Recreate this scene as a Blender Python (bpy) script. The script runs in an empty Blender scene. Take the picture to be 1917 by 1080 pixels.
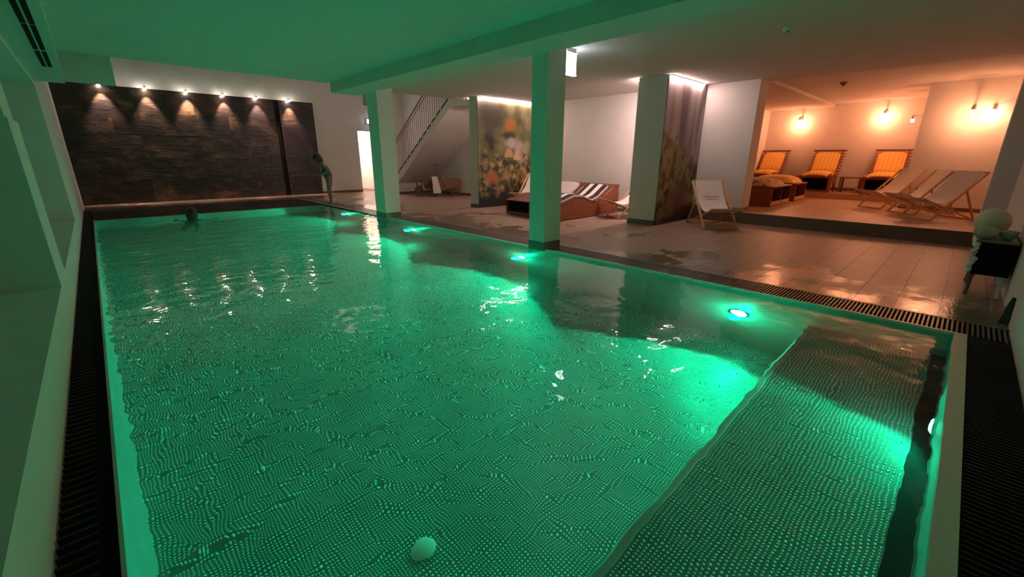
import bpy, bmesh, math, random
from math import sin, cos, pi, sqrt, radians
from mathutils import Matrix, Vector
random.seed(7)
S = bpy.context.scene
COL = S.collection
# ------------------------------------------------------------------ camera
A_, B_, C_, F_ = -.7643, .2989, .0051, 792.1357
def _rot(a, b, c):
    ca, sa, cb, sb, cc, sc = cos(a), sin(a), cos(b), sin(b), cos(c), sin(c)
    Rx = Matrix(((1,0,0),(0,cb,-sb),(0,sb,cb))); Ry = Matrix(((ca,0,sa),(0,1,0),(-sa,0,ca))); Rz = Matrix(((cc,-sc,0),(sc,cc,0),(0,0,1)))
    return Rz @ Rx @ Ry
_M = _rot(A_, B_, C_)
def _w(v): return Vector((v[0], v[2], -v[1]))
right, down, fwd = _w(_M[0]), _w(_M[1]), _w(_M[2])
cam_d = bpy.data.cameras.new('camera'); cam = bpy.data.objects.new('camera', cam_d); COL.objects.link(cam)
mw = Matrix.Identity(4)
for i in range(3):
    mw[i][0] = right[i]; mw[i][1] = -down[i]; mw[i][2] = -fwd[i]
mw[0][3], mw[1][3], mw[2][3] = 0, 0, 1.2
cam.matrix_world = mw
cam_d.sensor_width = 36; cam_d.lens = 36 * F_ / 1917; cam_d.clip_start = .02; cam_d.clip_end = 100
S.camera = cam
# ------------------------------------------------------------------ world, view, render options
W = bpy.data.worlds.new('world'); S.world = W; W.use_nodes = True
W.node_tree.nodes['Background'].inputs[0].default_value = (.5, .4, .35, 1)
W.node_tree.nodes['Background'].inputs[1].default_value = .02
S.view_settings.view_transform = 'Standard'; S.view_settings.look = 'None'
S.view_settings.gamma = 1; S.view_settings.use_curve_mapping = False
S.view_settings.exposure = 0.2
cy = S.cycles
cy.use_denoising = True; cy.max_bounces = 12; cy.diffuse_bounces = 5; cy.glossy_bounces = 4
cy.transmission_bounces = 6; cy.transparent_max_bounces = 4
cy.sample_clamp_indirect = 4; cy.caustics_reflective = False; cy.caustics_refractive = True; cy.blur_glossy = .5
# ------------------------------------------------------------------ lights
GREEN = (0.0, 1.0, 0.45)
WARM = (1.0, .31, .135)
PINK = (1.0, .74, .66)
def light(name, kind, loc, energy, color, to=None, **k):
    d = bpy.data.lights.new(name, kind); d.energy = energy; d.color = color
    for a, v in k.items(): setattr(d, a, v)
    o = bpy.data.objects.new(name, d); COL.objects.link(o); o.location = loc
    if to is not None:
        o.rotation_euler = (Vector(to) - Vector(loc)).to_track_quat('-Z', 'Y').to_euler()
    return o
POOL_Y = (1.275, 4.268, 7.255, 10.274)
POOL_E = 235
for y in POOL_Y:
    light('pool_light_source', 'SPOT', (4.22, y, -.66), POOL_E, GREEN, (0, y, -.80), spot_size=radians(124), spot_blend=.10, shadow_soft_size=.04).data.cycles.is_caustics_light = True
for y in POOL_Y:
    light('pool_glow_source', 'POINT', (4.17, y, -.66), 8, GREEN, shadow_soft_size=.05)
light('pool_light_source', 'SPOT', (3.0, -.14, -.36), 24, GREEN, (3.2, 2.6, -1.0), spot_size=radians(26), spot_blend=.5, shadow_soft_size=.03)
light('pool_light_source', 'SPOT', (3.0, -.14, -.36), 44, GREEN, (1.26, 1.5, -.60), spot_size=radians(122), spot_blend=.35, shadow_soft_size=.04).data.cycles.is_caustics_light = True
for x in (.521, 1.392, 2.255, 3.109, 3.95, 4.846):
    light('panel_spot_source', 'SPOT', (x, 15.10, 2.84), 420, (1, .68, .55), (x, 15.27, 2.1), spot_size=radians(60), spot_blend=.8, shadow_soft_size=.02)
light('stairwell_light_source', 'AREA', (6.2, 12.4, 4.2), 18, PINK, (6.2, 12.4, 0), shape='RECTANGLE', size=2.5, size_y=3)
light('corridor_light_source', 'AREA', (7.5, 16.6, 2.4), 90, (1, .72, .58), (7.5, 16.6, 0), shape='RECTANGLE', size=.8, size_y=1.6)

# ------------------------------------------------------------------ mesh helpers
class MB:
    def __init__(s): s.v = []; s.f = []
    def add(s, vs, fs):
        n = len(s.v); s.v += [tuple(v) for v in vs]; s.f += [tuple(i + n for i in f) for f in fs]; return s
    def box(s, x0, x1, y0, y1, z0, z1, M=None):
        vs = [Vector((x, y, z)) for x in (x0, x1) for y in (y0, y1) for z in (z0, z1)]
        if M is not None: vs = [M @ v for v in vs]
        return s.add(vs, [(0,1,3,2),(4,6,7,5),(0,4,5,1),(2,3,7,6),(0,2,6,4),(1,5,7,3)])
    def tube(s, pts, r, n=8, cap=True):
        pts = [Vector(p) for p in pts]; m = len(pts)
        rs = r if isinstance(r, (list, tuple)) else [r] * m
        rings = []; up = None
        for i, p in enumerate(pts):
            d = (pts[min(i+1, m-1)] - pts[max(i-1, 0)]).normalized()
            if up is None:
                up = Vector((0,0,1)) if abs(d.z) < .9 else Vector((1,0,0))
            a = d.cross(up).normalized(); b = a.cross(d).normalized(); up = b
            rings.append([p + (a*cos(2*pi*k/n) + b*sin(2*pi*k/n)) * rs[i] for k in range(n)])
        vs = [v for R in rings for v in R]
        fs = [(i*n+k, i*n+(k+1)%n, (i+1)*n+(k+1)%n, (i+1)*n+k) for i in range(m-1) for k in range(n)]
        if cap: fs += [tuple(range(n))[::-1], tuple((m-1)*n+k for k in range(n))]
        return s.add(vs, fs)
    def bar(s, p, q, w, h, up=(0,0,1)):
        p, q = Vector(p), Vector(q); d = (q-p).normalized(); u = Vector(up)
        a = d.cross(u).normalized() * (w/2); b = a.cross(d).normalized() * (h/2)
        vs = [p-a-b, p+a-b, p+a+b, p-a+b, q-a-b, q+a-b, q+a+b, q-a+b]
        return s.add(vs, [(0,3,2,1),(4,5,6,7),(0,1,5,4),(1,2,6,5),(2,3,7,6),(3,0,4,7)])
    def lathe(s, prof, c=(0,0,0), n=24, axis='Z'):
        c = Vector(c); vs = []
        for r, z in prof:
            for k in range(n):
                a = 2*pi*k/n; v = Vector((r*cos(a), r*sin(a), z))
                if axis == 'X': v = Vector((v.z, v.x, v.y))
                if axis == 'Y': v = Vector((v.x, v.z, v.y))
                vs.append(c + v)
        m = len(prof)
        fs = [(i*n+k, i*n+(k+1)%n, (i+1)*n+(k+1)%n, (i+1)*n+k) for i in range(m-1) for k in range(n)]
        fs += [tuple(range(n))[::-1], tuple((m-1)*n+k for k in range(n))]
        return s.add(vs, fs)
    def prism(s, poly, t0, t1, plane='XZ'):
        n = len(poly); vs = []
        for t in (t0, t1):
            for a, b in poly: vs.append((a, t, b) if plane == 'XZ' else (t, a, b) if plane == 'YZ' else (a, b, t))
        fs = [tuple(range(n))[::-1], tuple(range(n, 2*n))] + [(i, (i+1)%n, n+(i+1)%n, n+i) for i in range(n)]
        return s.add(vs, fs)
    def sheet(s, rows, thick=.004):
        """rows of points -> thin solid sheet"""
        R = len(rows); K = len(rows[0]); P = [[Vector(p) for p in r] for r in rows]; N = []
        for i in range(R):
            for k in range(K):
                du = P[min(i+1,R-1)][k] - P[max(i-1,0)][k]; dv = P[i][min(k+1,K-1)] - P[i][max(k-1,0)]
                N.append(du.cross(dv).normalized())
        top = [p for r in P for p in r]; bot = [p - n*thick for p, n in zip(top, N)]
        m = R*K; fs = []
        for i in range(R-1):
            for k in range(K-1):
                a, b, c, d = i*K+k, i*K+k+1, (i+1)*K+k+1, (i+1)*K+k
                fs += [(a, d, c, b), (m+a, m+b, m+c, m+d)]
        for i in range(R-1):
            for k, sgn in ((0, 1), (K-1, -1)):
                a, d = i*K+k, (i+1)*K+k; fs.append((a, m+a, m+d, d) if sgn < 0 else (a, d, m+d, m+a)[::1])
        for k in range(K-1):
            for i in (0, R-1):
                a, b = i*K+k, i*K+k+1; fs.append((a, b, m+b, m+a))
        return s.add(top + bot, fs)
    def mesh(s, name, mat, smooth=False):
        me = bpy.data.meshes.new(name); me.from_pydata(s.v, [], s.f); me.update()
        bm = bmesh.new(); bm.from_mesh(me); bmesh.ops.recalc_face_normals(bm, faces=bm.faces)
        if smooth:
            for f in bm.faces: f.smooth = True
            for e in bm.edges:
                if len(e.link_faces) == 2 and e.calc_face_angle(0) > .7: e.smooth = False
        bm.to_mesh(me); bm.free()
        if mat: me.materials.append(mat)
        return me
    def build(s, name, mat, parent=None, smooth=False, bevel=0, **props):
        o = bpy.data.objects.new(name, s.mesh(name, mat, smooth)); COL.objects.link(o)
        if parent: o.parent = parent
        if bevel:
            m = o.modifiers.new('bevel', 'BEVEL'); m.width = bevel; m.segments = 2; m.limit_method = 'ANGLE'
        for k, v in props.items(): o[k] = v
        return o
def tag(o, label=None, cat=None, group=None, kind=None):
    if label: o['label'] = label
    if cat: o['category'] = cat
    if group: o['group'] = group
    if kind: o['kind'] = kind
    return o
def empty(name, loc=(0,0,0), rz=0, label=None, cat=None, group=None, kind=None):
    o = bpy.data.objects.new(name, None); COL.objects.link(o); o.location = loc; o.rotation_euler = (0, 0, rz); o.empty_display_size = .1
    return tag(o, label, cat, group, kind)
def copy_tree(o, parent=None):
    c = o.copy(); COL.objects.link(c)
    if parent: c.parent = parent
    for ch in [x for x in COL.objects if x.parent == o]: copy_tree(ch, c)
    return c

# ------------------------------------------------------------------ materials
def mat(name, col, rough=.6, metal=0, spec=.5, noise=0, nscale=8, bump=0, bscale=60, objrand=0, emis=None, estr=0):
    m = bpy.data.materials.new(name); m.use_nodes = True; nt = m.node_tree; P = nt.nodes['Principled BSDF']
    P.inputs['Base Color'].default_value = (*col, 1); P.inputs['Roughness'].default_value = rough
    P.inputs['Metallic'].default_value = metal; P.inputs['Specular IOR Level'].default_value = spec
    if emis: P.inputs['Emission Color'].default_value = (*emis, 1); P.inputs['Emission Strength'].default_value = estr
    if noise or objrand:
        tc = nt.nodes.new('ShaderNodeTexCoord'); nz = nt.nodes.new('ShaderNodeTexNoise'); nz.inputs['Scale'].default_value = nscale; nz.inputs['Detail'].default_value = 5
        nt.links.new(tc.outputs['Object'], nz.inputs['Vector'])
        mr = nt.nodes.new('ShaderNodeMapRange'); mr.inputs['From Min'].default_value = .3; mr.inputs['From Max'].default_value = .7
        mr.inputs['To Min'].default_value = 1-noise; mr.inputs['To Max'].default_value = 1+noise
        nt.links.new(nz.outputs['Fac'], mr.inputs['Value']); val = mr.outputs['Result']
        if objrand:
            oi = nt.nodes.new('ShaderNodeObjectInfo'); m2 = nt.nodes.new('ShaderNodeMapRange')
            m2.inputs['To Min'].default_value = 1-objrand; m2.inputs['To Max'].default_value = 1+objrand
            nt.links.new(oi.outputs['Random'], m2.inputs['Value'])
            mu = nt.nodes.new('ShaderNodeMath'); mu.operation = 'MULTIPLY'; nt.links.new(val, mu.inputs[0]); nt.links.new(m2.outputs['Result'], mu.inputs[1]); val = mu.outputs[0]
        vm = nt.nodes.new('ShaderNodeVectorMath'); vm.operation = 'SCALE'; vm.inputs[0].default_value = col; nt.links.new(val, vm.inputs['Scale'])
        nt.links.new(vm.outputs[0], P.inputs['Base Color'])
    if bump:
        tc = nt.nodes.new('ShaderNodeTexCoord'); nz = nt.nodes.new('ShaderNodeTexNoise'); nz.inputs['Scale'].default_value = bscale; nz.inputs['Detail'].default_value = 4
        nt.links.new(tc.outputs['Object'], nz.inputs['Vector']); b = nt.nodes.new('ShaderNodeBump'); b.inputs['Strength'].default_value = bump; b.inputs['Distance'].default_value = .01
        nt.links.new(nz.outputs['Fac'], b.inputs['Height']); nt.links.new(b.outputs[0], P.inputs['Normal'])
    return m
def wood(name, c1, c2, scale=6, rough=.5, axis=0):
    m = mat(name, c1, rough); nt = m.node_tree; P = nt.nodes['Principled BSDF']
    tc = nt.nodes.new('ShaderNodeTexCoord'); mp = nt.nodes.new('ShaderNodeMapping')
    s = [scale*4]*3; s[axis] = scale*.4; mp.inputs['Scale'].default_value = s
    nz = nt.nodes.new('ShaderNodeTexNoise'); nz.inputs['Scale'].default_value = 1.5; nz.inputs['Detail'].default_value = 6; nz.inputs['Distortion'].default_value = .6
    cr = nt.nodes.new('ShaderNodeValToRGB'); cr.color_ramp.elements[0].color = (*c1, 1); cr.color_ramp.elements[0].position = .35; cr.color_ramp.elements[1].color = (*c2, 1); cr.color_ramp.elements[1].position = .65
    nt.links.new(tc.outputs['Object'], mp.inputs[0]); nt.links.new(mp.outputs[0], nz.inputs['Vector']); nt.links.new(nz.outputs['Fac'], cr.inputs[0]); nt.links.new(cr.outputs[0], P.inputs['Base Color'])
    return m
M = {}
M['plaster'] = mat('white_plaster', (.75, .72, .69), .85, noise=.03, nscale=3, bump=.05, bscale=40)
M['ceiling'] = mat('ceiling_paint', (.66, .64, .61), .9, noise=.03, nscale=2)
M['skirt'] = mat('brown_skirting', (.16, .10, .075), .45, noise=.15)
M['skirt_grey'] = mat('grey_stone_skirting', (.17, .15, .13), .5, noise=.15)
M['black'] = mat('black_plastic', (.006, .006, .006), .8, spec=.15)
M['grate'] = mat('dark_grate', (.007, .0065, .006), .75)
M['slat'] = mat('grate_slat', (.17, .14, .125), .35, noise=.2, nscale=20)
M['steel'] = mat('brushed_steel', (.62, .60, .57), .3, metal=.85, noise=.05)
M['rim'] = mat('pool_rim_steel', (.72, .64, .58), .35, metal=.25)
M['chrome'] = mat('chrome', (.8, .8, .8), .15, metal=1)
M['beech'] = wood('beech_wood', (.55, .33, .16), (.66, .42, .22), 6, .5, 2)
M['redwood'] = wood('reddish_wood', (.19, .05, .018), (.30, .085, .03), 5, .45, 0)
M['oldwood'] = wood('aged_wood', (.20, .10, .05), (.32, .17, .09), 8, .6, 0)
M['canvas'] = mat('white_canvas', (.80, .74, .68), .85, noise=.03, bump=.1, bscale=300)
M['towel'] = mat('white_towel', (.78, .73, .68), .95, bump=.5, bscale=150)
M['white'] = mat('white_lacquer', (.75, .73, .70), .4)
M['pool_lens'] = mat('pool_lamp_lens', (.2, 1, .8), .3, emis=(.05, 1, .62), estr=25)
M['led'] = mat('led_strip', (1, .9, .85), .5, emis=(1, .68, .62), estr=150)
M['led_bay'] = mat('led_strip_bay', (1, .9, .85), .5, emis=(1, .68, .62), estr=600)
M['bulb'] = mat('warm_bulb', (1, .8, .5), .5, emis=(1, .72, .42), estr=60)
M['spotface'] = mat('spot_face', (1, .9, .8), .5, emis=(1, .86, .74), estr=130)
M['sign'] = mat('sign_face', (1, .95, 1), .5, emis=(.86, .84, 1), estr=5)
M['signrim'] = mat('sign_rim', (1, .95, 1), .5, emis=(.90, .92, 1), estr=14)
M['coldlamp'] = mat('cold_lamp', (1, .95, 1), .5, emis=(.80, .86, 1), estr=30)

# tiles: long ceramic planks, partly wet
def tile_mat(name, col, wet=True):
    m = mat(name, col, .42, noise=.10, nscale=4, objrand=.08); nt = m.node_tree; P = nt.nodes['Principled BSDF']
    g = nt.nodes.new('ShaderNodeNewGeometry')
    if wet:
        n1 = nt.nodes.new('ShaderNodeTexNoise'); n1.inputs['Scale'].default_value = .75; n1.inputs['Detail'].default_value = 7; n1.inputs['Roughness'].default_value = .62
        nt.links.new(g.outputs['Position'], n1.inputs['Vector'])
        sx = nt.nodes.new('ShaderNodeSeparateXYZ'); nt.links.new(g.outputs['Position'], sx.inputs[0])
        near = nt.nodes.new('ShaderNodeMapRange'); near.inputs['From Min'].default_value = 4.6; near.inputs['From Max'].default_value = 7.2; near.inputs['To Min'].default_value = .12; near.inputs['To Max'].default_value = -.12
        nt.links.new(sx.outputs['X'], near.inputs['Value'])
        ad = nt.nodes.new('ShaderNodeMath'); nt.links.new(n1.outputs['Fac'], ad.inputs[0]); nt.links.new(near.outputs['Result'], ad.inputs[1])
        ms = nt.nodes.new('ShaderNodeMapRange'); ms.inputs['From Min'].default_value = .535; ms.inputs['From Max'].default_value = .60; nt.links.new(ad.outputs[0], ms.inputs['Value'])
        ro = nt.nodes.new('ShaderNodeMapRange'); ro.inputs['To Min'].default_value = .40; ro.inputs['To Max'].default_value = .10; nt.links.new(ms.outputs[0], ro.inputs['Value']); nt.links.new(ro.outputs[0], P.inputs['Roughness'])
        dk = nt.nodes.new('ShaderNodeMapRange'); dk.inputs['To Min'].default_value = 1; dk.inputs['To Max'].default_value = .80; nt.links.new(ms.outputs[0], dk.inputs['Value'])
        src = P.inputs['Base Color'].links[0].from_socket
        vm = nt.nodes.new('ShaderNodeVectorMath'); vm.operation = 'SCALE'; nt.links.new(src, vm.inputs[0]); nt.links.new(dk.outputs[0], vm.inputs['Scale']); nt.links.new(vm.outputs[0], P.inputs['Base Color'])
    b = nt.nodes.new('ShaderNodeBump'); n2 = nt.nodes.new('ShaderNodeTexNoise'); n2.inputs['Scale'].default_value = 40; n2.inputs['Detail'].default_value = 3
    nt.links.new(g.outputs['Position'], n2.inputs['Vector']); nt.links.new(n2.outputs['Fac'], b.inputs['Height']); b.inputs['Distance'].default_value = .004; b.inputs['Strength'].default_value = .5
    nt.links.new(b.outputs[0], P.inputs['Normal'])
    return m
M['tile'] = tile_mat('deck_tile', (.34, .23, .17))
M['tile_dry'] = tile_mat('platform_tile', (.50, .32, .20), wet=False)
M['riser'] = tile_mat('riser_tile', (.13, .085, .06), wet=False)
M['grout'] = mat('dark_grout', (.13, .09, .07), .8)

def steel_pool(name, dots, pitch=.019):
    m = mat(name, (.42, .44, .42) if dots else (.50, .51, .49), .30, metal=.5 if dots else .3, noise=.12, nscale=2.2); nt = m.node_tree; P = nt.nodes['Principled BSDF']
    g = nt.nodes.new('ShaderNodeNewGeometry'); b = nt.nodes.new('ShaderNodeBump')
    if dots:
        mp = nt.nodes.new('ShaderNodeMapping'); mp.inputs['Scale'].default_value = (1, 1, 0)
        v = nt.nodes.new('ShaderNodeTexVoronoi'); v.inputs['Randomness'].default_value = 0; v.inputs['Scale'].default_value = 1/pitch
        nt.links.new(g.outputs['Position'], mp.inputs[0]); nt.links.new(mp.outputs[0], v.inputs['Vector'])
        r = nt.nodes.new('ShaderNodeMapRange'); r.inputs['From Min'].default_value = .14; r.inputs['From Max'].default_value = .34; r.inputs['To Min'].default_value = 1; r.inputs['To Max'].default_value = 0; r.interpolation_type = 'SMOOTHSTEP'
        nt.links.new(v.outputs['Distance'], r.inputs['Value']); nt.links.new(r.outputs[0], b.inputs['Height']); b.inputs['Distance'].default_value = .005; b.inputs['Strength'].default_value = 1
    else:
        n = nt.nodes.new('ShaderNodeTexNoise'); n.inputs['Scale'].default_value = 3; nt.links.new(g.outputs['Position'], n.inputs['Vector']); nt.links.new(n.outputs['Fac'], b.inputs['Height']); b.inputs['Distance'].default_value = .01; b.inputs['Strength'].default_value = .4
    if dots:   # stud glints painted into the base colour: lighter dots on a darkened sheet
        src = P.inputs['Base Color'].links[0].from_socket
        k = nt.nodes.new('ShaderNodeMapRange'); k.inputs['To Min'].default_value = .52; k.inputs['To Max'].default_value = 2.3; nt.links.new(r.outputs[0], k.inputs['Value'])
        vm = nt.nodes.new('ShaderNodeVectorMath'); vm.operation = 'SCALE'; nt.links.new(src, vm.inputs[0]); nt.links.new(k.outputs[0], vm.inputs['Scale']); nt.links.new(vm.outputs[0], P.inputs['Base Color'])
    nt.links.new(b.outputs[0], P.inputs['Normal'])
    return m
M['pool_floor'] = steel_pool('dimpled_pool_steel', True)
M['pool_wall'] = steel_pool('smooth_pool_steel', False)
# water
m = bpy.data.materials.new('pool_water'); m.use_nodes = True; nt = m.node_tree; nt.nodes.clear()
out = nt.nodes.new('ShaderNodeOutputMaterial'); gl = nt.nodes.new('ShaderNodeBsdfGlass'); gl.inputs['IOR'].default_value = 1.333; gl.inputs['Roughness'].default_value = 0; gl.inputs['Color'].default_value = (.96, 1, .98, 1)
nt.links.new(gl.outputs[0], out.inputs['Surface'])
g = nt.nodes.new('ShaderNodeNewGeometry')
def nz(scale, st, det=2, dist=.3):
    mp = nt.nodes.new('ShaderNodeMapping'); mp.inputs['Scale'].default_value = st; n = nt.nodes.new('ShaderNodeTexNoise'); n.inputs['Scale'].default_value = scale; n.inputs['Detail'].default_value = det; n.inputs['Distortion'].default_value = dist
    nt.links.new(g.outputs['Position'], mp.inputs[0]); nt.links.new(mp.outputs[0], n.inputs['Vector']); return n.outputs['Fac']
b1 = nt.nodes.new('ShaderNodeBump'); b1.inputs['Strength'].default_value = 1; b1.inputs['Distance'].default_value = .015; nt.links.new(nz(2.3, (1, 1.15, 1)), b1.inputs['Height'])
b2 = nt.nodes.new('ShaderNodeBump'); b2.inputs['Strength'].default_value = 1; b2.inputs['Distance'].default_value = .0018; nt.links.new(nz(9, (1.1, .9, 1), 1), b2.inputs['Height']); nt.links.new(b1.outputs[0], b2.inputs['Normal'])
# stirred water around the swimmer at the far end
sy = nt.nodes.new('ShaderNodeSeparateXYZ'); nt.links.new(g.outputs['Position'], sy.inputs[0])
fr = nt.nodes.new('ShaderNodeMapRange'); fr.inputs['From Min'].default_value = 4.5; fr.inputs['From Max'].default_value = 11; fr.inputs['To Min'].default_value = 0; fr.inputs['To Max'].default_value = .02; nt.links.new(sy.outputs['Y'], fr.inputs['Value'])
b3 = nt.nodes.new('ShaderNodeBump'); b3.inputs['Strength'].default_value = 1; nt.links.new(fr.outputs[0], b3.inputs['Distance']); nt.links.new(nz(5, (1, 1.6, 1), 2), b3.inputs['Height']); nt.links.new(b2.outputs[0], b3.inputs['Normal'])
nt.links.new(b3.outputs[0], gl.inputs['Normal'])
M['water'] = m

# ------------------------------------------------------------------ structure
def st(name, boxes, m, parent=None, label=None, **k):
    b = MB()
    for x in boxes: b.box(*x)
    o = b.build(name, M[m] if isinstance(m, str) else m, parent)
    if parent is None: o['kind'] = 'structure'
    if label: o['label'] = label
    o.cycles.is_caustics_receiver = True
    return o
YF, YR = 15.29, -.45
PW = -.17; PE = 4.30
# pool basin
basin = empty('pool_basin', (0, 0, 0), kind='structure', label='stainless steel swimming pool basin lit green from below the water')
ZB = -1.36
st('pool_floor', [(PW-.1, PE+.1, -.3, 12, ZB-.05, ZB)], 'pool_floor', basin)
st('pool_wall', [(PW-.012, PW, -.23, 11.9, ZB, -.02), (PE, PE+.06, -.23, 11.9, ZB, -.02), (PW, PE, -.23, -.17, ZB, -.02), (PW, PE, 11.83, 11.9, ZB, -.06)], 'pool_wall', basin)
MB().box(PW, PE, -.168, -.088, -.60, -.543).build('bench_black_strip', M['black'], basin)  # plain black strip along the rear edge of the bench
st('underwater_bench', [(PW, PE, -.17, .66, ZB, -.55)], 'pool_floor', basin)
MB().box(PW, PE, .655, .70, -.60, -.545).build('bench_nosing', M['pool_wall'], basin, bevel=.01)
MB().lathe([(.0, 0), (.070, 0), (.072, .006), (.064, .010), (0, .011)], (.92, 1.65, ZB), 28).build('drain_cover', M['white'], basin, smooth=True)
st('far_dark_bed', [(PW, PE, 11.9, 14.0, -.5, -.4)], 'grate', basin)  # near-black bed under the far end of the water
st('pool_rim', [(PW, PE+.0, -.235, -.17, -.02, .004), (PE, PE+.02, -.235, 14.0, -.02, .002)], 'rim', basin)
bm = MB(); bm.add([(PW, -.17, -.03), (PE, -.17, -.03), (PE, 14.0, -.03), (PW, 14.0, -.03)], [(0, 1, 2, 3)])
water = bm.build('pool_water', M['water']); tag(water, 'rippled clear water of the green lit pool', 'water', kind='stuff'); water.cycles.is_caustics_caster = True
# gutters
LX = -.335
gl_ = empty('gutter_grate', (0, 0, 0), label='dark gutter grating along the foot of the left wall', cat='grate', group='pool gutter grates')
MB().box(-.333, PW-.02, -.2, 14.0, -.20, -.06).build('channel', M['black'], gl_)
b = MB(); y = YR + .02
while y < 13.9: b.box(-.33, PW-.06, y, y+.012, -.05, -.015); y += .05
b.build('grate_slat', M['grate'], gl_, kind='stuff')
gn = empty('gutter_grate', (0, 0, 0), label='black gutter grating between the near pool rim and right wall', cat='grate', group='pool gutter grates')
MB().box(LX+.002, 4.72, YR+.002, -.235, -.20, -.06).build('channel', M['black'], gn)
b = MB(); x = PW
while x < 4.30: b.box(x, x+.010, YR+.004, -.24, -.05, -.004); x += .03
b.build('grate_slat', M['grate'], gn, kind='stuff')
gr = empty('gutter_grate', (0, 0, 0), label='long slatted overflow grating along the lounge side of the pool', cat='grate', group='pool gutter grates')
MB().box(PE+.02, 4.68, -.235, 14.0, -.20, -.06).build('channel', M['black'], gr)
MB().box(4.66, 4.69, YR, 14.0, -.06, .002).build('edge_strip', M['slat'], gr)
slat = MB().box(4.325, 4.655, 0, .012, -.03, 0).mesh('grate_slat', M['slat'])
for i in range(300):
    o = bpy.data.objects.new('grate_slat', slat); COL.objects.link(o); o.parent = gr; o.location = (0, YR + .02 + i*.027, 0)
b = MB(); y = YR + .02 + 300*.027
while y < 13.9: b.box(4.325, 4.655, y, y+.014, -.03, 0); y += .03
b.build('grate_slat', M['slat'], gr, kind='stuff')
# deck floor and tiles
floor = st('floor', [(4.68, 9.4, YR, 9.2, -.06, -.006), (4.3, 8.9, 9.2, YF, -.061, -.0065), (-.335, 4.3, 14.0, YF, -.061, -.006), (6.9, 8.2, YF, 18, -.06, -.006)], 'grout')
unit = MB().box(0, 1, 0, 1, -.006, 0).mesh('floor_tile', M['tile'])
def tiles(parent, x0, x1, y0, y1, z, me, tw=.28, tl=1.2, yo=.21, name='floor_tile', skip=None):
    k = math.floor((y0-yo)/tw)
    while yo + k*tw < y1 - .01:
        a, b_ = max(yo+k*tw, y0), min(yo+(k+1)*tw, y1)
        j = math.floor((x0 - 4.69)/tl) - 1; off = (k % 2)*tl/2
        while 4.69 + j*tl + off < x1:
            c, d = max(4.69+j*tl+off, x0), min(4.69+(j+1)*tl+off, x1)
            if d - c > .02 and b_ - a > .02 and not (skip and skip((c+d)/2, (a+b_)/2)):
                o = bpy.data.objects.new(name, me); COL.objects.link(o); o.parent = parent
                o.location = (c+.0015, a+.0015, z); o.scale = (d-c-.003, b_-a-.003, 1)
            j += 1
        k += 1
tiles(floor, 4.69, 8.98, YR, 3.9, 0, unit)
tiles(floor, 4.69, 8.88, 3.9, 9.2, 0, unit, skip=lambda x, y: (x > 7.9 and 4.0 < y < 4.4) or (x > 7.4 and 8.42 < y < 8.6))
tiles(floor, 4.69, 8.88, 9.2, YF, 0, unit, skip=lambda x, y: x > 7.9 and y > 13.5)
tiles(floor, -.33, 4.69, 14.0, YF, 0, unit)
# niche platform
plat = st('niche_platform', [(8.985, 15.3, YR, 4.6, 0, .207), (13.95, 15.3, YR, 4.6, .207, .357)], 'grout', label='raised tiled platform of the warmly lit relaxation niche')
unit2 = MB().box(0, 1, 0, 1, -.006, 0).mesh('floor_tile', M['tile_dry'])
tiles(plat, 8.98, 13.93, YR, 4.6, .213, unit2, tw=.42)
tiles(plat, 13.94, 15.3, YR, 4.6, .363, unit2, tw=.42)
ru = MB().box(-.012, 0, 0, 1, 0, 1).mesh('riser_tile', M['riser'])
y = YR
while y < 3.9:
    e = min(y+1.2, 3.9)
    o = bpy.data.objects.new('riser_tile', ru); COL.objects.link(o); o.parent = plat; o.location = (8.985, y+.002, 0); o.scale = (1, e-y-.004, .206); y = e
ru2 = MB().box(-.012, 0, 0, 1, 0, 1).mesh('riser_tile', M['tile_dry']); y = YR
while y < 4.6:
    e = min(y+1.2, 4.6)
    o = bpy.data.objects.new('riser_tile', ru2); COL.objects.link(o); o.parent = plat; o.location = (13.95, y+.002, .213); o.scale = (1, e-y-.004, .144); y = e
# left wall with bays
LX = -.335
wl = st('wall_left', [(-2.9, LX, YR, YF, -.2, .28), (-2.9, LX, 9.1, YF, .28, 4.3), (-2.9, LX, YR, 9.1, 2.13, 4.3), (-3.0, -2.8, YR, 9.1, .28, 2.13)], 'plaster')
st('pier', [(-2.8, LX, 4.45, 5.08, .28, 1.44), (-2.8, LX, 4.30, 4.78, 1.44, 2.13)], 'plaster', wl)
st('wall_back', [(-3, 15.5, YR-.15, YR, -.2, 4.3)], 'plaster')
# far wall with door opening
st('wall_far', [(-.5, 7.05, YF, YF+.12, -.2, 4.3), (7.05, 7.9, YF, YF+.12, 2.09, 4.3), (7.9, 9.1, YF, YF+.12, -.2, 4.3)], 'plaster')
st('wall_corridor', [(6.9, 7.0, YF+.12, 18, -.05, 2.5), (7.95, 8.05, YF+.12, 18, -.05, 2.5), (6.9, 8.05, 18, 18.1, -.05, 2.5), (6.9, 8.05, YF+.12, 18, 2.5, 2.6)], 'plaster')
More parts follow.
